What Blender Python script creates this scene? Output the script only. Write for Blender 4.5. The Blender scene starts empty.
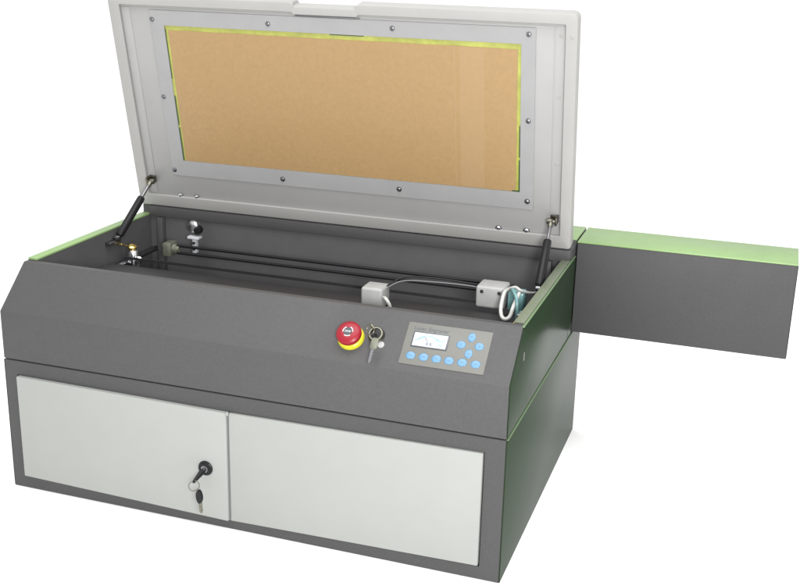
import bpy, bmesh, math, random
from mathutils import Vector, Matrix
random.seed(7)
C = bpy.context.scene.collection
V = Vector

# ------------------------------------------------------------------ materials
def mat(name, col, rough=.5, metal=0., noise=.0, nscale=60., bump=0., bscale=900., coat=0., spec=.5, trans=0.):
    m = bpy.data.materials.new(name); m.use_nodes = True
    nt = m.node_tree; N = nt.nodes; L = nt.links
    b = N['Principled BSDF']
    b.inputs['Base Color'].default_value = (*col, 1)
    b.inputs['Roughness'].default_value = rough
    b.inputs['Metallic'].default_value = metal
    b.inputs['Coat Weight'].default_value = coat
    b.inputs['Coat Roughness'].default_value = .15
    b.inputs['Specular IOR Level'].default_value = spec
    b.inputs['Transmission Weight'].default_value = trans
    tc = N.new('ShaderNodeTexCoord')
    if noise:
        n = N.new('ShaderNodeTexNoise'); n.inputs['Scale'].default_value = nscale
        n.inputs['Detail'].default_value = 8; n.inputs['Roughness'].default_value = .65
        L.new(tc.outputs['Object'], n.inputs['Vector'])
        r = N.new('ShaderNodeValToRGB')
        r.color_ramp.elements[0].position = .3; r.color_ramp.elements[1].position = .7
        lo = [c*(1-noise) for c in col]; hi = [min(1, c*(1+noise)) for c in col]
        r.color_ramp.elements[0].color = (*lo, 1); r.color_ramp.elements[1].color = (*hi, 1)
        L.new(n.outputs['Fac'], r.inputs['Fac']); L.new(r.outputs['Color'], b.inputs['Base Color'])
        mr = N.new('ShaderNodeMapRange'); n2 = N.new('ShaderNodeTexNoise'); n2.inputs['Scale'].default_value = 9
        n2.inputs['Detail'].default_value = 6
        L.new(tc.outputs['Object'], n2.inputs['Vector']); L.new(n2.outputs['Fac'], mr.inputs['Value'])
        mr.inputs['From Min'].default_value = .3; mr.inputs['From Max'].default_value = .7
        mr.inputs['To Min'].default_value = max(.02, rough-.08); mr.inputs['To Max'].default_value = min(1, rough+.08)
        L.new(mr.outputs['Result'], b.inputs['Roughness'])
    if bump:
        n = N.new('ShaderNodeTexNoise'); n.inputs['Scale'].default_value = bscale; n.inputs['Detail'].default_value = 3
        L.new(tc.outputs['Object'], n.inputs['Vector'])
        bp = N.new('ShaderNodeBump'); bp.inputs['Strength'].default_value = bump; bp.inputs['Distance'].default_value = .0006
        L.new(n.outputs['Fac'], bp.inputs['Height']); L.new(bp.outputs['Normal'], b.inputs['Normal'])
    return m

M = dict(
    grey   = mat('grey powder coat', (.0575,.0562,.0565), .55, spec=.26, noise=.08, nscale=200, bump=.6, bscale=1100),
    frame  = mat('mid grey powder coat', (.0510,.0498,.0503), .55, spec=.26, noise=.08, nscale=200, bump=.6, bscale=1100),
    inner  = mat('grey inner sheet', (.068,.067,.069), .6, spec=.3, noise=.06, nscale=20, bump=.2),
    floorp = mat('dark bed', (.05,.05,.052), .6, noise=.1),
    side   = mat('side enamel with green reflection', (.0150,.0290,.0135), .33, spec=.05),  # green reflected from the surroundings put into the side colour
    lime   = mat('enamel with light green reflection', (.185,.285,.115), .45, noise=.14, nscale=4, bump=.1),  # green reflection on the tops put into the base colour
    olive  = mat('grey enamel with green reflection', (.12,.14,.095), .4, noise=.1, nscale=12, bump=.2),  # green cast of the reflections mixed into the grey
    lid    = mat('light grey enamel', (.275,.271,.260), .5, spec=.3, noise=.03, nscale=10, bump=.2, bscale=900),
    lidin  = mat('light grey sheet', (.266,.263,.257), .5, spec=.3, noise=.03, nscale=12, bump=.15),
    plate  = mat('pale grey aluminium sheet', (.243,.243,.243), .48, spec=.35, noise=.04, nscale=16, bump=.15),
    door   = mat('off white enamel', (.248,.254,.242), .45, spec=.3, noise=.025, nscale=8, bump=.2),
    doorr  = mat('shaded off white door edge', (.130,.132,.128), .6, spec=.2),  # door enamel darkened, shade of the edge put into the colour
    tan    = mat('tan paper', (.272,.172,.072), .6, noise=.07, nscale=110, bump=.25, bscale=500, coat=.1),
    yel    = mat('lime acrylic', (.27,.28,.055), .4, noise=.25, nscale=30),
    dgreen = mat('dark green strip', (.03,.055,.015), .4),
    red    = mat('red plastic', (.200,.006,.014), .35, spec=.3),
    redd   = mat('dark cap label', (.02,.03,.035), .4),
    yellow = mat('yellow plastic', (.48,.45,.02), .35),
    white  = mat('white print', (.42,.43,.45), .4),
    chrome = mat('chrome', (.72,.72,.74), .16, metal=1),
    steel  = mat('brushed steel', (.20,.20,.21), .32, metal=1, noise=.1, nscale=80),
    brass  = mat('brass', (.62,.47,.16), .25, metal=1),
    black  = mat('black plastic', (.007,.007,.008), .4, spec=.22),
    rubber = mat('black bellows', (.012,.012,.013), .5),
    panel  = mat('beige grey overlay', (.122,.121,.110), .5, spec=.3, noise=.04, nscale=40, bump=.1),
    bezel  = mat('display bezel', (.05,.055,.06), .3),
    screen = mat('pale screen', (.33,.355,.40), .3, noise=.03, nscale=60),
    cyan   = mat('pale blue mark', (.08,.24,.32), .4),
    blue   = mat('sky blue key', (.070,.175,.290), .35, noise=.08, nscale=90),
    ink    = mat('dark print', (.05,.06,.07), .5),
    navy   = mat('dark blue print', (.03,.12,.25), .5),
    tube   = mat('milky hose', (.40,.40,.38), .3),
    teal   = mat('pale teal hose', (.12,.24,.24), .25),
    cast   = mat('light grey cover', (.27,.27,.265), .45, noise=.05, bump=.3),
    mottle = mat('aluminium bracket', (.16,.165,.13), .45, metal=.6, noise=.2, nscale=60),
    sheen   = mat('pinkish reflection band', (.284,.184,.086), .55, noise=.04, nscale=90),  # pale reflection on the paper put into the colour
    dsteel = mat('dull steel', (.16,.155,.125), .35, metal=1, noise=.2, nscale=120),
    hilite   = mat('pale edge highlight', (.105,.165,.080), .5),  # light on the sheet edges painted as a pale colour
    plum   = mat('grey wire', (.10,.10,.105), .4),
    dark   = mat('slot shade', (.02,.02,.02), .7),
)

# ------------------------------------------------------------------ mesh helpers
def wloc(o):
    l = V(o.location)
    while o.parent: o = o.parent; l = l + V(o.location)
    return l
def obj(name, bm, m, parent=None, smooth=True, mats=None):
    """link one bmesh as one mesh object, its origin at its own centre"""
    bmesh.ops.remove_doubles(bm, verts=bm.verts, dist=1e-6)
    bmesh.ops.recalc_face_normals(bm, faces=bm.faces)
    xs = [v.co for v in bm.verts]
    c = V([(min(p[i] for p in xs)+max(p[i] for p in xs))/2 for i in range(3)])
    for v in bm.verts: v.co -= c
    me = bpy.data.meshes.new(name); bm.to_mesh(me); bm.free()
    for mm in (mats or [m]): me.materials.append(mm)
    o = bpy.data.objects.new(name, me); C.objects.link(o)
    if parent: o.parent = parent; o.location = c - wloc(parent)
    else: o.location = c
    if smooth:
        me.polygons.foreach_set('use_smooth', [True]*len(me.polygons))
        me.set_sharp_from_angle(angle=math.radians(32))
    return o
def nb(): return bmesh.new()
def join(dst, src, f=None, mi=0):
    mp = {}
    for v in src.verts: mp[v] = dst.verts.new(f(v.co) if f else v.co)
    for q in src.faces:
        try: n = dst.faces.new([mp[v] for v in q.verts]); n.material_index = mi
        except ValueError: pass
    src.free()
def box(bm, x0, x1, y0, y1, z0, z1, bev=0., f=None, mi=0, seg=2):
    t = nb(); bmesh.ops.create_cube(t, size=1)
    for v in t.verts:
        v.co = V(((x0+x1)/2+v.co.x*(x1-x0), (y0+y1)/2+v.co.y*(y1-y0), (z0+z1)/2+v.co.z*(z1-z0)))
    if bev: bmesh.ops.bevel(t, geom=list(t.edges), offset=bev, segments=seg, affect='EDGES', profile=.5)
    join(bm, t, f, mi)
def prism(bm, pts, x0, x1, bev=0., f=None, mi=0, axis='x'):
    """polygon in (y,z) extruded along x   (axis 'z': polygon in (x,y) extruded along z)"""
    t = nb()
    mk = (lambda a, b, c: V((c, a, b))) if axis == 'x' else (lambda a, b, c: V((a, b, c)))
    A = [t.verts.new(mk(a, b, x0)) for a, b in pts]; B = [t.verts.new(mk(a, b, x1)) for a, b in pts]
    t.faces.new(A); t.faces.new(B[::-1]); n = len(pts)
    for i in range(n): t.faces.new([A[i], B[i], B[(i+1) % n], A[(i+1) % n]])
    bmesh.ops.recalc_face_normals(t, faces=t.faces)
    if bev: bmesh.ops.bevel(t, geom=list(t.edges), offset=bev, segments=2, affect='EDGES', profile=.5)
    join(bm, t, f, mi)
def basis(ax):
    ax = V(ax).normalized(); h = V((1,0,0)) if abs(ax.x) < .8 else V((0,1,0))
    a = ax.cross(h).normalized(); return a, ax.cross(a).normalized(), ax
def lathe(bm, o, ax, prof, n=32, mi=0, sx=1., f=None):
    """prof: list of (radius, height along ax)"""
    a, b, c = basis(ax); o = V(o); t = nb(); rings = []
    for r, h in prof:
        if r < 1e-6: rings.append([t.verts.new(o+c*h)])
        else: rings.append([t.verts.new(o+c*h+(a*math.cos(k*2*math.pi/n)*sx+b*math.sin(k*2*math.pi/n))*r) for k in range(n)])
    for A, B in zip(rings, rings[1:]):
        for k in range(n):
            q = [A[k % len(A)], A[(k+1) % len(A)], B[(k+1) % len(B)], B[k % len(B)]]
            u = []
            for v in q:
                if v not in u: u.append(v)
            if len(u) > 2: t.faces.new(u)
    for R in (rings[0], rings[-1]):
        if len(R) > 2: t.faces.new(R)
    join(bm, t, f, mi)
def tube(bm, pts, r, n=10, mi=0, closed=False, rad=None):
    pts = [V(p) for p in pts]; m = len(pts); R = []; prev = None
    for i, p in enumerate(pts):
        d = (pts[(i+1) % m]-pts[i-1]) if closed else (pts[min(i+1, m-1)]-pts[max(i-1, 0)])
        d.normalize()
        if prev is None: a, b, _ = basis(d)
        else: a = (prev-d*prev.dot(d)).normalized(); b = d.cross(a)
        prev = a; rr = rad[i] if rad else r
        R.append([bm.verts.new(p+(a*math.cos(k*2*math.pi/n)+b*math.sin(k*2*math.pi/n))*rr) for k in range(n)])
    for i in range(m if closed else m-1):
        A, B = R[i], R[(i+1) % m]
        for k in range(n):
            q = bm.faces.new([A[k], A[(k+1) % n], B[(k+1) % n], B[k]]); q.material_index = mi
    if not closed:
        bm.faces.new(R[0]).material_index = mi; bm.faces.new(R[-1][::-1]).material_index = mi
def spline(P, n=8):
    P = [V(p) for p in P]; out = []
    for i in range(len(P)-1):
        a, b, c, d = P[max(i-1, 0)], P[i], P[i+1], P[min(i+2, len(P)-1)]
        for k in range(n):
            t = k/n
            out.append(.5*((2*b)+(c-a)*t+(2*a-5*b+4*c-d)*t*t+(3*b-a-3*c+d)*t**3))
    return out+[P[-1]]
def rrect(x0, x1, y0, y1, r, n=5):
    out = []
    for cx, cy, a0 in ((x1-r, y1-r, 0), (x0+r, y1-r, 90), (x0+r, y0+r, 180), (x1-r, y0+r, 270)):
        for k in range(n+1):
            a = math.radians(a0+90*k/n); out.append((cx+r*math.cos(a), cy+r*math.sin(a)))
    return out
def ring(bm, loops, f, cap0=True, cap1=True, mi=0):
    """bridges equally long loops of (a,b,c) points"""
    t = nb(); R = [[t.verts.new(V(p)) for p in L] for L in loops]
    n = len(loops[0])
    for A, B in zip(R, R[1:]):
        for k in range(n): t.faces.new([A[k], A[(k+1) % n], B[(k+1) % n], B[k]])
    if cap0: t.faces.new(R[0])
    if cap1: t.faces.new(R[-1])
    join(bm, t, f, mi)
def text(bm, s, size, f, mi=0, h=.0002, bold=0.):
    cu = bpy.data.curves.new('t', 'FONT'); cu.body = s; cu.size = size; cu.offset = bold
    cu.align_x = 'LEFT'; cu.extrude = h; cu.resolution_u = 3
    o = bpy.data.objects.new('t', cu); C.objects.link(o)
    dg = bpy.context.evaluated_depsgraph_get(); me = bpy.data.meshes.new_from_object(o.evaluated_get(dg))
    t = nb(); t.from_mesh(me); join(bm, t, f, mi)
    bpy.data.objects.remove(o); bpy.data.curves.remove(cu); bpy.data.meshes.remove(me)
def top(o, label, cat, group=None):
    o['label'] = label; o['category'] = cat
    if group: o['group'] = group
    return o
def empty(name, loc):
    o = bpy.data.objects.new(name, None); C.objects.link(o); o.location = loc; o.empty_display_size = .05; return o

# ------------------------------------------------------------------ dimensions (metres)
D = .6915                      # depth of the machine
H1, H2, H3 = .2727, .3697, .4467     # seam, kink of the front, rim
SY = .0824                     # run of the sloped panel
FY = SY+.014                   # rear edge of the front flange
YB = .522                      # inner back wall
root = empty('laser_engraver', (.5, .35, 0))
top(root, 'grey laser engraving machine with raised lid, two white doors and green reflections painted on edges', 'laser engraver')

# ---- lower cabinet
bm = nb()
DX0, DX1, DXM = .0305, .9625, .4838
# front frame round the door opening, then the carcass behind it
o_ = [(0,0),(1,0),(1,H1-.0012),(0,H1-.0012)]
i_ = [(DX0-.0022,.0275),(DX1+.0022,.0255),(DX1+.0022,.2450),(DX0-.0022,.2440)]
# the bottom and top edges of the opening dip a little in the middle
outer = [(0,0),(DXM,0),(1,0),(1,H1-.0012),(DXM,H1-.0012),(0,H1-.0012)]
inner = [i_[0],(DXM,.0175),i_[1],i_[2],(DXM,.2410),i_[3]]
def sc(p, e):
    return ((p[0]-.5)*(1-e)+.5, (p[1]-.136)*(1-e*3.6)+.136)
ring(bm, [[(x, .03, z) for x, z in outer], [(x, .0016, z) for x, z in outer], [(*[sc(p,.0024)[0]], 0, sc(p,.0024)[1]) for p in outer],
          [(x, 0, z) for x, z in inner], [(x, .022, z) for x, z in inner]], None, cap0=False, cap1=True)
prism(bm, [(.0302,0),(.0302,H1-.0012),(D,H1-.0012),(D,0)], 0, 1, bev=.0015)
cab = obj('cabinet', bm, M['frame'], root)
def door(x0, x1, zb0, zb1, zt0, zt1, yf):
    bm = nb(); t = nb()
    q = [(x0, zb0), (x1, zb1), (x1, zt1), (x0, zt0)]
    A = [t.verts.new((x, yf, z)) for x, z in q]; B = [t.verts.new((x, yf+.018, z)) for x, z in q]
    t.faces.new(A); t.faces.new(B[::-1])
    for i in range(4): t.faces.new([A[i], B[i], B[(i+1) % 4], A[(i+1) % 4]])
    bmesh.ops.recalc_face_normals(t, faces=t.faces)
    bmesh.ops.bevel(t, geom=list(t.edges), offset=.0022, segments=3, affect='EDGES', profile=.5)
    join(bm, t); return obj('cabinet_door', bm, M['door'], root)
dl = door(DX0, DXM-.0016, .0298, .0198, .2420, .2388, -.0085)
dr = door(DXM+.0016, DX1, .0198, .0282, .2385, .2428, -.0048)
bm = nb(); box(bm, DXM-.0022, DXM+.0022, -.0025, .006, .0195, .2385); obj('door_gap_shade', bm, M['doorr'], root)  # added strip, its darker grey paints the less lit door edge
# little hinge pin between the doors, at the top edge
bm = nb(); lathe(bm, (DXM+.0012, -.0078, .2395), (0,0,1), [(.0022,-.004),(.0026,0),(.0022,.003),(0,.0035)], 12); obj('hinge_pin', bm, M['door'], root)
# cam lock in the left door
LK = V((.4384, -.0085, .1224))
bm = nb(); lathe(bm, LK, (0,-1,0), [(.0145,0),(.0145,.002),(.0125,.0035),(.0115,.0065),(.0100,.0072),(.0088,.0072),(.0088,.0060),(0,.0060)], 36)
obj('lock', bm, M['black'], dl)
bm = nb(); box(bm, -.0010,.0010,-.0006,0,-.0035,.0035, f=lambda v: LK+V((0,-.0061,0))+v); 
lathe(bm, LK+V((0,-.0058,0)), (0,-1,0), [(.0070,0),(.0070,.0008),(.0064,.0011),(0,.0011)], 28)
obj('lock_cylinder', bm, M['steel'], dl)

# ---- upper body
bm = nb()
prism(bm, [(0,H1+.0012),(0,H2),(SY,H3),(FY,H3),(FY,H3-.04),(.03,H2-.02),(.03,H1+.0012)], 0, 1, bev=.0012)
fp = obj('front_panel', bm, M['grey'], root)
wall = [(.03,H1+.0012),(.03,H2-.02),(FY,H3-.04),(FY,H3),(YB,H3),(YB,H1+.0012)]
for x0, x1 in ((0,.020),(.982,1)):
    bm = nb(); prism(bm, wall, x0, x1); obj('side_wall', bm, M['inner'], root)
# caps along the side wall tops, green reflection put into their colour
bm = nb(); box(bm, -.001,.0205, FY+.001, YB+.004, H3+.0002, H3+.0042, .0008); obj('rim_cap', bm, M['lime'], root)
bm = nb(); box(bm, .9805,.9985, FY+.001, YB-.006, H3+.0002, H3+.0022, .0006); obj('rim_cap', bm, M['olive'], root)
# bed, inner back wall, hinge bar, corner posts
bm = nb(); box(bm, .020,.982, .03, YB, H1+.002, H1+.012)
for k in range(62): box(bm, .03+k*.0151, .0325+k*.0151, .11, .50, H1+.012, H1+.020)
obj('engraving_bed', bm, M['floorp'], root)
bm = nb(); box(bm, .0204,.9816, YB-.003, YB+.0, H1+.012, H3-.001); obj('back_wall', bm, M['inner'], root)
bm = nb(); prism(bm, [(.513,.4455),(.513,.4695),(.5218,.4695),(.5218,.4455)], .0215, .9985, bev=.0012); obj('hinge_bar', bm, M['frame'], root)
for x in (.046, .948):
    bm = nb(); box(bm, x,x+.014, YB-.020, YB-.0035, H1+.012, H3-.002, .001); obj('corner_post', bm, M['frame'], root)
# rear housing (behind the lid)
bm = nb()
prism(bm, [(YB,H1+.0012),(YB,.4695),(.575,.4695),(.575,.4760),(D,.4760),(D,H1+.0012)], 0, .9992, bev=.001)
rh = obj('rear_housing', bm, M['frame'], root)
bm = nb(); box(bm, 0,.9992, .577, D, .4762, .4790, .0008); obj('top_cover', bm, M['lime'], rh)
# strip with painted green reflection on the housing step, seen at the left rear corner
bm = nb(); box(bm, -.001,.0205, YB+.0005, .576, .4697, .4722, .0006); obj('edge_strip', bm, M['lime'], rh)
# ---- right side sheets
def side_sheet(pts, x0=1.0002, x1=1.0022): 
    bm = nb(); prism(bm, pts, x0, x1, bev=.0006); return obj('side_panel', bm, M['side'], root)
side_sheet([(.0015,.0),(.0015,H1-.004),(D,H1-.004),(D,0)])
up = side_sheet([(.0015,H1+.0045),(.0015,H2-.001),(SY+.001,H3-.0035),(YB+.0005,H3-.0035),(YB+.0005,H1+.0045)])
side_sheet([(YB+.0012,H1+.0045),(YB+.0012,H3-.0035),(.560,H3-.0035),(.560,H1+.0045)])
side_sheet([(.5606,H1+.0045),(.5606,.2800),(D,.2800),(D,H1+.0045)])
bm = nb(); prism(bm, [(.004,H1-.0026),(.004,H1-.0008),(D,H1-.0008),(D,H1-.0026)], .9995, 1.0030, bev=.0005); obj('edge_highlight', bm, M['hilite'], root)  # added strip, paints the light caught by the seam edge
bm = nb(); prism(bm, [(SY-.001,H3-.0014),(SY,H3+.0012),(.560,H3+.0012),(.560,H3-.0014)], .9990, 1.0026, bev=.0005); obj('edge_highlight', bm, M['hilite'], root)  # painted highlight along the right rim, as a strip
# small slot in the side, its shade painted as a dark block, and bright lip
bm = nb(); box(bm, 1.0018,1.0032, .078,.087, .384,.399, .0004); obj('slot', bm, M['dark'], up)
bm = nb(); box(bm, 1.0020,1.0040, .0875,.0895, .384,.399, .0004); obj('slot_lip', bm, M['olive'], up)
# left side sheet
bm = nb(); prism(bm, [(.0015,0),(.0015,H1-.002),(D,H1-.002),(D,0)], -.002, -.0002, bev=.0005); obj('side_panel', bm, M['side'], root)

# ---- laser tube housing sticking out on the right
bm = nb(); box(bm, 1.0035,1.4358, .5624,D, .2808,.4752, .0012); th = obj('tube_housing', bm, M['frame'], root)
bm = nb(); box(bm, 1.0030,1.4366, .5616,D+.0006, .4754,.4786, .0008); obj('top_cover', bm, M['lime'], th)
bm = nb(); box(bm, 1.4360,1.4370, .5634,D-.001, .282,.4752, .0003); obj('end_plate', bm, M['side'], th)

# ---- the raised lid: frame of its own (x, v up the lid, d into the lid)
LA = .1983; P0 = V((0,.5123,.4747)); LU = V((0,-math.sin(LA),math.cos(LA))); LB = V((0,math.cos(LA),math.sin(LA)))
def LF(p): return P0+V((p[0],0,0))+LU*p[1]+LB*p[2]
def lid_loops():
    out, inn = [], []
    n = 5
    X0, X1, V0, V1, r = -.0005, .9975, -.003, .4765, .012
    I0, I1, J0, J1, q = .0255, .9745, .0245, .4560, .003
    def arc(cx, cy, r, a0): return [(cx+r*math.cos(math.radians(a0+90*k/n)), cy+r*math.sin(math.radians(a0+90*k/n))) for k in range(n+1)]
    out += arc(X1-r, V1-r, r, 0); inn += arc(I1-q, J1-q, q, 0)
    # handle notch in the top rim
    a, b, d = .4255, .5612, .0085
    out += [(b+.004, V1), (b+.001, V1-.002), (b, V1-d), (a, V1-d), (a-.001, V1-.0025), (a-.005, V1)]
    inn += [(b+.004, J1), (b+.001, J1-.001), (b, J1-.0045), (a, J1-.0045), (a-.001, J1-.001), (a-.005, J1)]
    out += arc(X0+r, V1-r, r, 90); inn += arc(I0+q, J1-q, q, 90)
    out += arc(X0+.006, V0+.006, .006, 180); inn += arc(I0+q, J0+q, q, 180)
    out += arc(X1-.006, V0+.006, .006, 270); inn += arc(I1-q, J0+q, q, 270)
    return out, inn
lo, li = lid_loops()
def shrink(P, e):
    cx, cy = .5, .2367
    return [(x-e*(1 if x > cx else -1), y-e*(1 if y > cy else -1)) for x, y in P]
bm = nb()
T, RD = .030, .0075
ring(bm, [[(x,y,T) for x,y in shrink(lo,.003)], [(x,y,T-.003) for x,y in lo], [(x,y,.0035) for x,y in lo], [(x,y,.001) for x,y in shrink(lo,.001)],
          [(x,y,0) for x,y in shrink(lo,.0032)], [(x,y,0) for x,y in shrink(li,-.001)], [(x,y,.001) for x,y in li], [(x,y,RD) for x,y in li]], LF)
lid = obj('lid', bm, M['lid'], root)
def lbox(bm, x0,x1,v0,v1,d0,d1,bev=0., mi=0): box(bm, x0,x1,v0,v1,d0,d1,bev,f=LF,mi=mi)
# dark strip standing for the shadow line under the notch, and the inner sheet with its seams
bm = nb(); lbox(bm, .4270,.5660, .4470,.4494, .0040,.0074,.0006); obj('notch_shadow', bm, M['steel'], lid)
bm = nb(); lbox(bm, .0262,.9738, .0252,.4512, .0066,.0074,.0002); obj('inner_sheet', bm, M['lidin'], lid)
bm = nb(); lbox(bm, .0262,.0470, .0280,.4500, .0058,.0065,.0006); obj('stiffener', bm, M['lidin'], lid); bm = nb(); lbox(bm, .9530,.9560, .0280,.4500, .0060,.0065,.0002); obj('stiffener', bm, M['lidin'], lid)
# window frame plate
WX0, WX1, WV0, WV1 = .0935, .9180, .0752, .4465
OX0, OX1, OV0, OV1 = .1255, .8905, .1120, .4150
bm = nb()
a = rrect(WX0,WX1,WV0,WV1,.0012,2); b = rrect(OX0,OX1,OV0,OV1,.0012,2)
ring(bm, [[(x,y,.0065) for x,y in a], [(x,y,.0042) for x,y in a], [(x,y,.0036) for x,y in rrect(WX0+.0007,WX1-.0007,WV0+.0007,WV1-.0007,.0012,2)],
          [(x,y,.0036) for x,y in b], [(x,y,.0064) for x,y in b]], LF, cap0=False, cap1=False)
obj('window_frame', bm, M['plate'], lid)
bm = nb(); lbox(bm, OX0+.0002,OX1-.0002,OV0+.0002,OV1-.0002,.0054,.0064); win = obj('window', bm, M['yel'], lid)
bm = nb()
# protective paper with slightly uneven cut edges, left on the pane
pp = [(.1320,.1128)]
for k in range(41):
    pp.append((.1320+k*(.8815-.1320)/40, .1126+random.uniform(-.0003,.0003)))
for k in range(1,21): pp.append((.8820+random.uniform(-.0005,.0005)+.0015*k/20, .1126+k*(.4038-.1126)/20))
for k in range(1,41): pp.append((.8832-k*(.8832-.1335)/40, .4040+random.uniform(-.0007,.0007)+.0012*k/40))
for k in range(1,20): pp.append((.1335-.0015*k/20+random.uniform(-.0006,.0006), .4050-k*(.4050-.1126)/20))
t = nb(); A = [t.verts.new((x,y,.0046)) for x,y in pp]; B = [t.verts.new((x,y,.0053)) for x,y in pp]
t.faces.new(A); t.faces.new(B[::-1])
for i in range(len(pp)): t.faces.new([A[i],B[i],B[(i+1)%len(pp)],A[(i+1)%len(pp)]])
join(bm, t, LF); obj('protective_paper', bm, M['tan'], lid, smooth=False)
for x0, x1 in ((.7560,.7595),(.7680,.8180)):  # reflection bands on the paper, added as thin lighter strips
    bm = nb(); lbox(bm, x0,x1,.1135,.4030,.0044,.0047); obj('reflection_band', bm, M['sheen'], lid)
# dark green gaps at the edge of the pane
for x0,x1,v0,v1 in ((.1262,.1288,.113,.190),(.1262,.1284,.196,.262),(.1262,.1276,.300,.408),(.8876,.8900,.114,.180),(.8880,.8900,.186,.252),(.8740,.8895,.1124,.1150),(.5000,.5720,.4128,.4146)):
    bm = nb(); lbox(bm, x0,x1,v0,v1,.0044,.0053); obj('pane_gap', bm, M['dgreen'], lid)
# screws
def screw_bm(bm, x, v, d, r=.0042):
    o = LF((x,v,d)); lathe(bm, o, -LB, [(r*1.35,0),(r*1.35,.0004),(r,.0006),(r*.92,.0018),(r*.6,.0027),(0,.0030)], 18)
    an = random.uniform(0, math.pi)
    for kk in (0, math.pi/2):
        c, s = math.cos(an+kk), math.sin(an+kk)
        box(bm, -r*.62,r*.62,-r*.13,r*.13,-.0031,-.0026, f=lambda p: LF((x+p.x*c-p.y*s, v+p.x*s+p.y*c, d+p.z)), mi=1)
for x, v in ((.0990,.4265),(.3663,.4290),(.6334,.4325),(.9049,.4339),(.9060,.2640),(.9060,.0935),(.6327,.0935),(.3656,.0910),(.1000,.0885),(.0998,.2580)):
    bm = nb(); screw_bm(bm, x, v, .0036); obj('screw', bm, None, lid, mats=[M['steel'], M['ink']])
for x, v in ((.1056,.0262),(.1466,.0262),(.8464,.0272),(.9052,.0280)):
    bm = nb(); screw_bm(bm, x, v, .0040, .0048); obj('hinge_bolt', bm, None, lid, mats=[M['chrome'], M['ink']])
# rivets on the right of the rim and dimples in the inner sheet
for x, v in ((.9880,.4330),(.9660,.4330),(.9640,.3150),(.9645,.1780)):
    bm = nb(); lathe(bm, LF((x,v,-.0000 if x > .98 else .0066)), -LB, [(.0040,0),(.0036,.0006),(.0022,.0008),(.0018,.0004),(0,.0004)], 18); obj('plug', bm, M['lid'], lid)

# ---- gas struts
def strut(xt, xb, side):
    T_ = LF((xt,.062,-.012)); B_ = V((xb,.359,.4302))
    d = (B_-T_); L = d.length; d.normalize()
    bm = nb(); lathe(bm, T_+d*.012, d, [(.0078,L*.31-.014),(.0085,L*.31-.010),(.0085,L-.022),(.0070,L-.019),(.0040,L-.017),(.0040,L-.012)], 22)
    st = obj('gas_strut', bm, M['black'], root)
    bm = nb(); lathe(bm, T_, d, [(.0036,.006),(.0036,L*.36)], 16); obj('rod', bm, M['steel'], st)
    bm = nb()
    lathe(bm, T_+d*-.004, d, [(.0045,0),(.0055,.003),(.0055,.016),(.0040,.020)], 16)
    lathe(bm, T_+V((-.009*side,0,0)), V((side,0,0)), [(0,0),(.0055,.001),(.0062,.004),(.0062,.010),(.0042,.013),(.0035,.016),(.0035,.020)], 20)
    obj('ball_joint', bm, M['dsteel'], st)
    bm = nb()
    # bracket on the lid
    q = LF((xt,.057,0))
    box(bm, -.0020,.0020, -.008,.008, -.016,.006, .0008, f=lambda p: LF((xt+.010*side+p.x, .062+p.y, p.z)))
    box(bm, -.008,.008, -.008,.008, .0015,.0045, .0006, f=lambda p: LF((xt+.004*side+p.x, .062+p.y, p.z)))
    obj('bracket', bm, M['dsteel'], st)
    bm = nb()
    lathe(bm, B_, V((side,0,0)), [(0,-.006),(.0060,-.005),(.0060,.003),(.003,.004),(.003,.011)], 16)
    box(bm, B_.x-.014*(side<0)-.0, B_.x+.014*(side>0)+.0, B_.y-.028, B_.y+.012, B_.z-.012, B_.z-.004, .001)
    obj('lower_bracket', bm, M['steel'], st)
strut(.0450, .0345, -1)
strut(.9590, .9680, 1)

# ---- sloped panel frame: x, s up the slope, h out of it
ST = V((0,SY,H3-H2)).normalized(); SN = V((0,-ST.z,ST.y))
def SF(p): return V((p[0],0,H2))+ST*p[1]+SN*p[2]
bm = nb(); box(bm, .8035,.9530, .0130,.0937, .0,.0014, .0004, f=SF); cp = obj('control_panel', bm, M['panel'], root)
bm = nb()
box(bm, .8165,.8810, .0468,.0765, .0013,.0024, .0004, f=SF, mi=0)
box(bm, .8190,.8785, .0490,.0743, .0023,.0027, f=SF, mi=1)
def mark(pts, w, mi, h=.0028):
    for (x0,s0),(x1,s1) in zip(pts, pts[1:]):
        d = V((x1-x0, s1-s0, 0)); l = d.length; d.normalize(); n_ = V((-d.y, d.x, 0))
        box(bm, -w*.2,l+w*.2,-w/2,w/2,h-.0002,h, f=lambda p: SF((x0+d.x*p.x+n_.x*p.y, s0+d.y*p.x+n_.y*p.y, p.z)), mi=mi)
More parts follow.
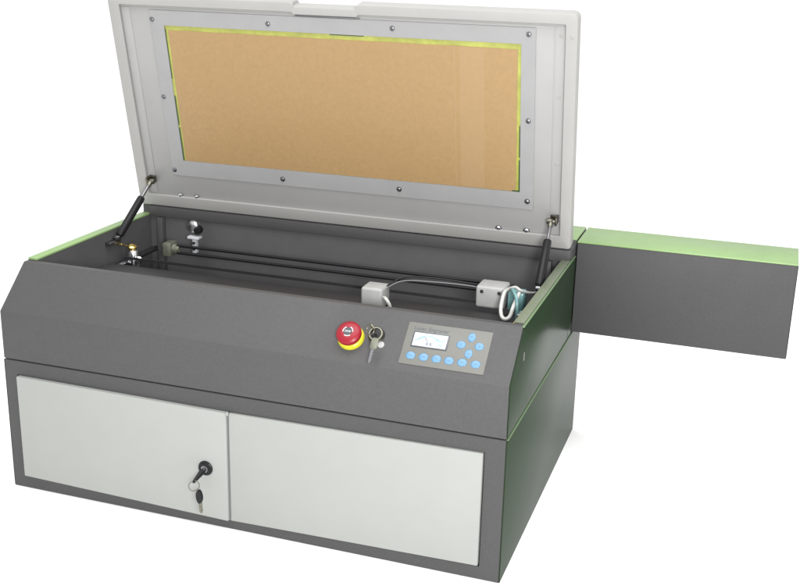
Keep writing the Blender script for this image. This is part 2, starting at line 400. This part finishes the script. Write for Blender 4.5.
# faint curve and figures on the screen
mark([(.8450+.0185*math.cos(math.radians(a)), .0575+.0125*math.sin(math.radians(a))) for a in range(170, 9, -16)], .0011, 2)
mark([(.8220,.0590),(.8290,.0622),(.8370,.0668)], .0011, 2, .00285)
mark([(.8450,.0590),(.8380,.0672)], .0010, 3, .0029)
mark([(.8600,.0660),(.8680,.0610),(.8745,.0650)], .0011, 2, .0029)
mark([(.8640,.0555),(.8730,.0545)], .0011, 2, .0029)
text(bm, '8.8', .0090, lambda p: SF((.8425+p.x, .0515+p.y, .0028+p.z*.3)), mi=3)
obj('display', bm, None, cp, mats=[M['bezel'], M['screen'], M['cyan'], M['ink']])
bm = nb(); text(bm, 'Laser Engraver', .0102, lambda p: SF((.8150+p.x*1.02, .0798+p.y, .0015+p.z*.3)), bold=.00014); obj('lettering', bm, M['ink'], cp)
def button(x, s, rx, ry, glyph):
    bm = nb(); n = 28; L_ = []
    for r, h in ((1,.0013),(1,.0019),(.92,.0024),(.6,.0027)):
        L_.append([(x+rx*r*math.cos(k*2*math.pi/n), s+ry*r*math.sin(k*2*math.pi/n), h) for k in range(n)])
    ring(bm, L_, SF)
    g = glyph; w = .0008
    for (x0,s0),(x1,s1) in g:
        d = V((x1-x0, s1-s0, 0)); l = d.length; d.normalize(); n_ = V((-d.y, d.x, 0))
        box(bm, 0,l,-w/2,w/2,.0026,.0029, f=lambda p: SF((x+x0+d.x*p.x+n_.x*p.y, s+s0+d.y*p.x+n_.y*p.y, p.z)), mi=1)
    obj('button', bm, None, cp, mats=[M['blue'], M['navy']])
dash = lambda: [((-.0032,.0),(.0032,.0))]
G = [[((-.0032,0),(.0,.0)),((.0005,-.0008),(.0035,-.0008))], [((-.003,0),(.003,0))], [((-.003,.0005),(.0,.0005)),((.001,-.0003),(.003,-.0003))],
     [((-.003,0),(.0005,-.001)),((.0005,-.001),(.003,0))], [((-.003,0),(.003,0))], [((-.003,-.0004),(.003,-.0004))]]
for x, g in zip((.8217,.8449,.8676,.8897,.9127,.9362), G): button(x, .0298, .0084, .0072, g)
c = .0026
button(.9186,.0790,.0066,.0088,[((-c,-.0008),(0,.0016)),((0,.0016),(c,-.0008))])
button(.9035,.0626,.0080,.0072,[((.0008,c),(-.0016,0)),((-.0016,0),(.0008,-c))])
button(.9350,.0636,.0080,.0072,[((-.0008,c),(.0016,0)),((.0016,0),(-.0008,-c))])
button(.9200,.0475,.0066,.0088,[((-c,.0008),(0,-.0016)),((0,-.0016),(c,.0008))])

# ---- emergency stop
E0 = V((.7080,.0475,0))
def eo(h): return SF((E0.x, E0.y, h))
bm = nb(); lathe(bm, eo(0), SN, [(.0240,0),(.0240,.0030),(.0225,.0070),(.0205,.0085),(.0130,.0088)], 48); es = obj('emergency_stop', bm, M['yellow'], root)
bm = nb(); lathe(bm, eo(0), SN, [(.0120,.0080),(.0130,.0100),(.0190,.0120),(.0222,.0135),(.0226,.0165),(.0220,.0195),(.0195,.0220),(.0150,.0236),(.0100,.0240),(0,.0240)], 48); obj('push_cap', bm, M['red'], es)
bm = nb()
lathe(bm, eo(.02405), SN, [(.0074,0),(.0074,.0004),(0,.0004)], 30)
for a0 in (0, 120, 240):       # three curved arrows round the middle
    P = [(.0088*math.cos(math.radians(a0+k*9)), .0088*math.sin(math.radians(a0+k*9))) for k in range(9)]
    for (x0,s0),(x1,s1) in zip(P, P[1:]):
        d = V((x1-x0, s1-s0, 0)); l = d.length; d.normalize(); n_ = V((-d.y, d.x, 0))
        box(bm, 0,l*1.1,-.0008,.0008,.0236,.0246, f=lambda p: SF((E0.x+x0+d.x*p.x+n_.x*p.y, E0.y+s0+d.y*p.x+n_.y*p.y, p.z)), mi=1)
text(bm, 'STOP', .0046, lambda p: SF((E0.x-.0056+p.x, E0.y-.0016+p.y, .0246+p.z*.3)), mi=1, bold=.0001)
obj('cap_label', bm, None, es, mats=[M['redd'], M['white']])

# ---- key switch on the slope
K0 = V((.7520,.0585,0))
def ko(h, dx=0, ds=0): return SF((K0.x+dx, K0.y+ds, h))
bm = nb(); lathe(bm, ko(0), SN, [(.0150,0),(.0150,.0012),(.0138,.0030),(.0133,.0070),(.0122,.0082),(.0105,.0082),(.0100,.0060),(0,.0060)], 40); ks = obj('key_switch', bm, M['dsteel'], root)
bm = nb(); lathe(bm, ko(.0055), SN, [(.0098,0),(.0094,.0016),(.0060,.0022),(0,.0022)], 30); obj('lock_cylinder', bm, M['black'], ks)
bm = nb(); lathe(bm, ko(0, .0125, -.0165), SN, [(.0062,0),(.0060,.0014),(.0035,.0020),(0,.0021)], 24); obj('glint_stud', bm, M['cast'], ks)  # added stud in place of a pale reflection beside the switch

# ---- key bunches (things of their own)
def key_mesh(bm, F, bw=.011, bl=.020, th=.0016, blade=.026, mi_b=0, mi_m=1, rb=.0035, taper=0.):
    """bow from y=0 down to -bl, blade below; F maps (x,y,z)"""
    pts = rrect(-bw, bw, -bl, 0, rb, 4)
    if taper: pts = [(bw*math.cos(a), -bl/2+bl/2*math.sin(a)) for a in [2*math.pi*(i+.5)/32 for i in range(32)]]   # oval head
    ring(bm, [[(x*.9,y,-th*1.0) for x,y in pts], [(x,y,-th*.7) for x,y in pts], [(x,y,th*.7) for x,y in pts], [(x*.9,y,th*1.0) for x,y in pts]], F, mi=mi_b)
    bp = [(-.0030,-bl+.001),(.0030,-bl+.001),(.0030,-bl-.004)]
    y = -bl-.004; k = 0
    while y > -bl-blade+.004:
        bp.append((.0030-(.0011 if k % 2 else 0), y)); y -= .0026; k += 1
    bp += [(.0008,-bl-blade),(-.0012,-bl-blade),(-.0030,-bl-blade+.003)]
    ring(bm, [[(x,y,-.0009) for x,y in bp], [(x,y,.0009) for x,y in bp]], F, mi=mi_m)
def circ(c, a, b, r, n=30, a0=0, a1=360):
    return [V(c)+V(a)*r*math.cos(math.radians(a0+(a1-a0)*k/n))+V(b)*r*math.sin(math.radians(a0+(a1-a0)*k/n)) for k in range(n)]
# door keys: one in the lock, sticking out and drooping, ring, one hanging
kr = empty('key_ring', LK+V((0,-.012,-.02)))
top(kr, 'black headed keys on a thin wire ring, one stuck in the left white cabinet door', 'keys')
ax = V((-.10,-.93,-.30)).normalized(); sd = V((.25,-.25,.9)); sd = (sd-ax*sd.dot(ax)).normalized(); nn = ax.cross(sd)
o0 = LK+V((0,-.0072,0))
bm = nb()
tube(bm, [o0-ax*.002, o0+ax*.006], .0036, 14, mi=1)
tube(bm, [o0+ax*.004, o0+ax*.012, o0+ax*.022, o0+ax*.031, o0+ax*.036], .004, 14, mi=0, rad=[.0056,.0050,.0040,.0034,.0020])
obj('key', bm, None, kr, mats=[M['black'], M['steel']])
rc = o0+ax*.033+V((0,-.001,-.0085))
bm = nb(); tube(bm, circ(rc, V((.92,.30,.1)).normalized(), V((0,.1,1)).normalized(), .0098, 36), .00085, 8, closed=True); obj('ring', bm, M['dsteel'], kr)
hk = rc+V((.0085,.001,-.0070))
ca, sa = math.cos(.10), math.sin(.10)
FK = lambda p: hk+V((p[0]*.96*ca-p[1]*sa*-1*-1, p[2]+p[0]*.28, p[1]*ca+p[0]*sa))
bm = nb(); key_mesh(bm, FK, bw=.0058, bl=.0265, th=.0030, blade=.020, rb=.0050, taper=.55); obj('key', bm, None, kr, mats=[M['black'], M['dsteel']])
# switch keys
kz = empty('key_ring', ko(.012))
top(kz, 'small steel keys on a ring in the key switch, right of the red stop button', 'keys')
bm = nb()
KA = lambda p: ko(.0078+.030+p[1]*1.0, p[0]*.8+p[2]*.6, p[0]*-.6+p[2]*.8)
key_mesh(bm, KA, bw=.0075, bl=.016, th=.0009, blade=.014, rb=.006); obj('key', bm, None, kz, mats=[M['dsteel'], M['dsteel']])
rc2 = ko(.026, -.004, -.004)
bm = nb(); tube(bm, circ(rc2, V((.9,-.3,.2)).normalized(), V((.1,-.6,-.8)).normalized(), .0085, 36), .0007, 8, closed=True); obj('ring', bm, M['dsteel'], kz)
hk2 = V((rc2.x+.0135, rc2.y-.0105, rc2.z-.0090))
bm = nb()
dv = (ST*-1+SN*-.20).normalized()
FK2 = lambda p: hk2+V((1,0,.0))*(p[0]*.98+p[1]*.03)+dv*(-p[1])+SN*(p[2])
key_mesh(bm, FK2, bw=.0064, bl=.0200, th=.0012, blade=.025, rb=.004); obj('key', bm, None, kz, mats=[M['mottle'], M['steel']])

# ---- mechanics inside
bm = nb()                                        # cross beam, black
box(bm, .060,.955, .190,.292, .362,.395, .002)
box(bm, .062,.953, .215,.268, .3945,.3985, .0015)
gb = obj('gantry_beam', bm, M['rubber'], root)
for yy, zz in ((.1895,.380),): 
    bm = nb(); tube(bm, [(.062,yy-.006,zz-.006),(.950,yy-.006,zz-.006)], .004, 12); obj('rail', bm, M['steel'], gb)
for x in (.040,.962):                            # side rails, front to back
    bm = nb(); tube(bm, [(x,.11,.372),(x,.505,.372)], .006, 16); obj('side_rail', bm, M['steel'], root)
def carriage(x0, x1, y0, y1, z0, z1):
    bm = nb(); box(bm, x0,x1,y0,y1,z0,z1,.005,seg=3)
    return bm
bm = carriage(.660,.703,.205,.250,.3990,.440); c1 = obj('laser_head', bm, M['cast'], root)
bm = nb(); lathe(bm, (.685,.185,.400), (0,0,-1), [(.011,-.012),(.012,0),(.012,.030),(.005,.052),(.003,.054)], 24); obj('nozzle', bm, M['steel'], c1)
bm = carriage(.860,.916,.294,.345,.3995,.442); c2 = obj('beam_carriage', bm, M['cast'], root)
bm = nb()
bm.free()
for x in (.868,.902):
    bm = nb(); lathe(bm, (x+.004,.2945,.432), (0,-1,0), [(.0035,0),(.0035,.002),(0,.0024)], 14); obj('screw', bm, M['steel'], c2)
bm = nb(); box(bm, .922,.952,.296,.330,.400,.436,.003); e1 = obj('end_block', bm, M['teal'], root)
bm = nb(); box(bm, .955,.966,.232,.262,.372,.416,.002); lathe(bm, (.960,.231,.405), (0,-1,0), [(.006,0),(.006,.006),(.004,.008),(0,.008)], 18); obj('end_bracket', bm, M['chrome'], root)
def hose(pts, r, m, name='hose'):
    bm = nb(); tube(bm, spline(pts, 8), r, 12); return obj(name, bm, m, root)
hose([(.706,.205,.425),(.716,.190,.428),(.724,.190,.415),(.722,.196,.396),(.712,.205,.385)], .0032, M['tube'])
hose([(.921,.300,.440),(.920,.275,.440),(.921,.250,.420),(.926,.238,.407),(.934,.234,.4035),(.941,.240,.408),(.944,.252,.424),(.945,.290,.438)], .0036, M['tube'])
hose([(.930,.300,.440),(.936,.275,.448),(.948,.255,.440),(.952,.248,.420),(.951,.250,.402)], .0030, M['teal'])
hose([(.916,.310,.436),(.935,.300,.446),(.948,.300,.440),(.960,.360,.420),(.964,.430,.410)], .0028, M['tube'])
bm = nb(); box(bm, .952,.968,.118,.150,.408,.420,.002); obj('limit_switch', bm, M['black'], root)
bm = nb(); tube(bm, spline([(.960,.150,.416),(.968,.165,.425),(.973,.185,.425),(.974,.21,.410)]), .0016, 8); obj('wire', bm, M['brass'], root)
bm = nb(); box(bm, .080,.930, .3105,.3120, .4010,.4070)
for k in range(140): box(bm, .082+k*.006,.0845+k*.006, .3095,.3106, .4012,.4068)
obj('drive_belt', bm, M['rubber'], root)
hose([(.700,.235,.437),(.730,.262,.452),(.790,.290,.448),(.845,.310,.440),(.862,.318,.436)], .0017, M['black'], 'wire')
hose([(.700,.228,.434),(.728,.255,.446),(.788,.285,.442),(.845,.306,.436),(.862,.312,.432)], .0014, M['plum'], 'wire')
# thin drive rods along the back
for yy, zz in ((.443,.4035),(.443,.3870)):
    bm = nb(); tube(bm, [(.124,yy,zz),(.900,yy,zz)], .0034, 10); obj('drive_rod', bm, M['black'], root)
bm = nb(); box(bm, .104,.124,.426,.460,.380,.411,.003); lathe(bm, (.124,.443,.3955), (1,0,0), [(.012,0),(.012,.006),(.008,.009),(.008,.014)], 24)
lathe(bm, (.104,.443,.400), (-1,0,0), [(.006,0),(.006,.006),(.003,.010)], 16)
obj('rod_bracket', bm, M['mottle'], root)
# rear mirror mount on the back wall
bm = nb(); box(bm, .142,.170,.470,.4885,.4135,.4195,.001); box(bm, .151,.160,.476,.4885,.380,.4135,.001)
mm = obj('mirror_mount', bm, M['white'], root)
bm = nb(); lathe(bm, (.150,.494,.438), V((-.15,-1,.15)), [(.014,0),(.014,.010),(.011,.014),(0,.0145)], 24); obj('mirror', bm, M['chrome'], mm)
bm = nb(); lathe(bm, (.1620,.490,.433), V((.2,-1,0)), [(.0095,0),(.0095,.012),(.007,.018),(0,.0185)], 24); obj('knob', bm, M['black'], mm)
for z in (.404,.390):
    bm = nb(); lathe(bm, (.1555,.4755,z), (0,-1,0), [(.0042,0),(.0038,.002),(0,.0028)], 14); obj('screw', bm, M['chrome'], mm)
# left mirror mount on the side wall, brass knob on top
bm = nb(); lathe(bm, (.0545,.385,.330), (0,0,1), [(.0125,0),(.0125,.066),(.0105,.070),(0,.070)], 28); box(bm, .0215,.0840,.372,.398,.330,.345,.002)
m2 = obj('mirror_mount', bm, M['chrome'], root)
bm = nb(); lathe(bm, (.0515,.386,.401), (.25,-.2,1), [(.0085,0),(.0105,.003),(.0105,.008),(.0070,.0105),(0,.011)], 20); obj('knob', bm, M['brass'], m2)
bm = nb(); lathe(bm, (.070,.383,.378), (.3,-1,.2), [(.0090,0),(.0090,.006),(.006,.008),(0,.008)], 20); obj('mirror', bm, M['chrome'], m2)
bm = nb(); tube(bm, spline([(.0245,.372,.412),(.028,.382,.410),(.046,.386,.406)]), .0018, 8); obj('pipe', bm, M['brass'], m2)

# ------------------------------------------------------------------ setting
fm = mat('white studio floor', (.93,.93,.925), .9, noise=.01, nscale=3, spec=.1)
bm = nb(); box(bm, -30,30,-30,60,-.05,0.0); fl = obj('floor', bm, fm, smooth=False)
fl.location.z -= .0004
fl['kind'] = 'structure'; fl['label'] = 'seamless white studio floor'

# ------------------------------------------------------------------ light
w = bpy.data.worlds.new('World'); bpy.context.scene.world = w; w.use_nodes = True
bg = w.node_tree.nodes['Background']; bg.inputs[0].default_value = (1,1,1,1); bg.inputs[1].default_value = WORLD = 1.15
def area(name, loc, tgt, size, power, col=(1,1,1)):
    l = bpy.data.lights.new(name, 'AREA'); l.shape = 'RECTANGLE'; l.size, l.size_y = size; l.energy = power; l.color = col
    o = bpy.data.objects.new(name, l); C.objects.link(o); o.location = loc
    o.rotation_euler = (V(tgt)-V(loc)).to_track_quat('-Z','Y').to_euler(); return o
area('overhead_fill', (.75,-.35,2.9), (.6,.1,0), (2.4,1.8), 76)  # added lamp, keeps the floor around the machine white
area('front_lamp', (1.8,-2.0,1.15), (.7,.2,.3), (.5,.5), 66)

# ------------------------------------------------------------------ camera
cd = bpy.data.cameras.new('camera'); cam = bpy.data.objects.new('camera', cd); C.objects.link(cam)
cam.location = (1.3644,-1.6602,1.0619); cam.rotation_mode = 'XYZ'; cam.rotation_euler = (1.2641,-.0229,.3318)
cd.sensor_width = 36; cd.lens = 1109.4*36/800; cd.shift_x = (400-399.28)/800; cd.shift_y = (292.42-293)/800
cd.clip_start = .05; cd.clip_end = 300
s = bpy.context.scene; s.camera = cam
s.view_settings.view_transform = 'Standard'; s.view_settings.look = 'None'; s.view_settings.gamma = 1; s.view_settings.exposure = 0
s.cycles.max_bounces = 8
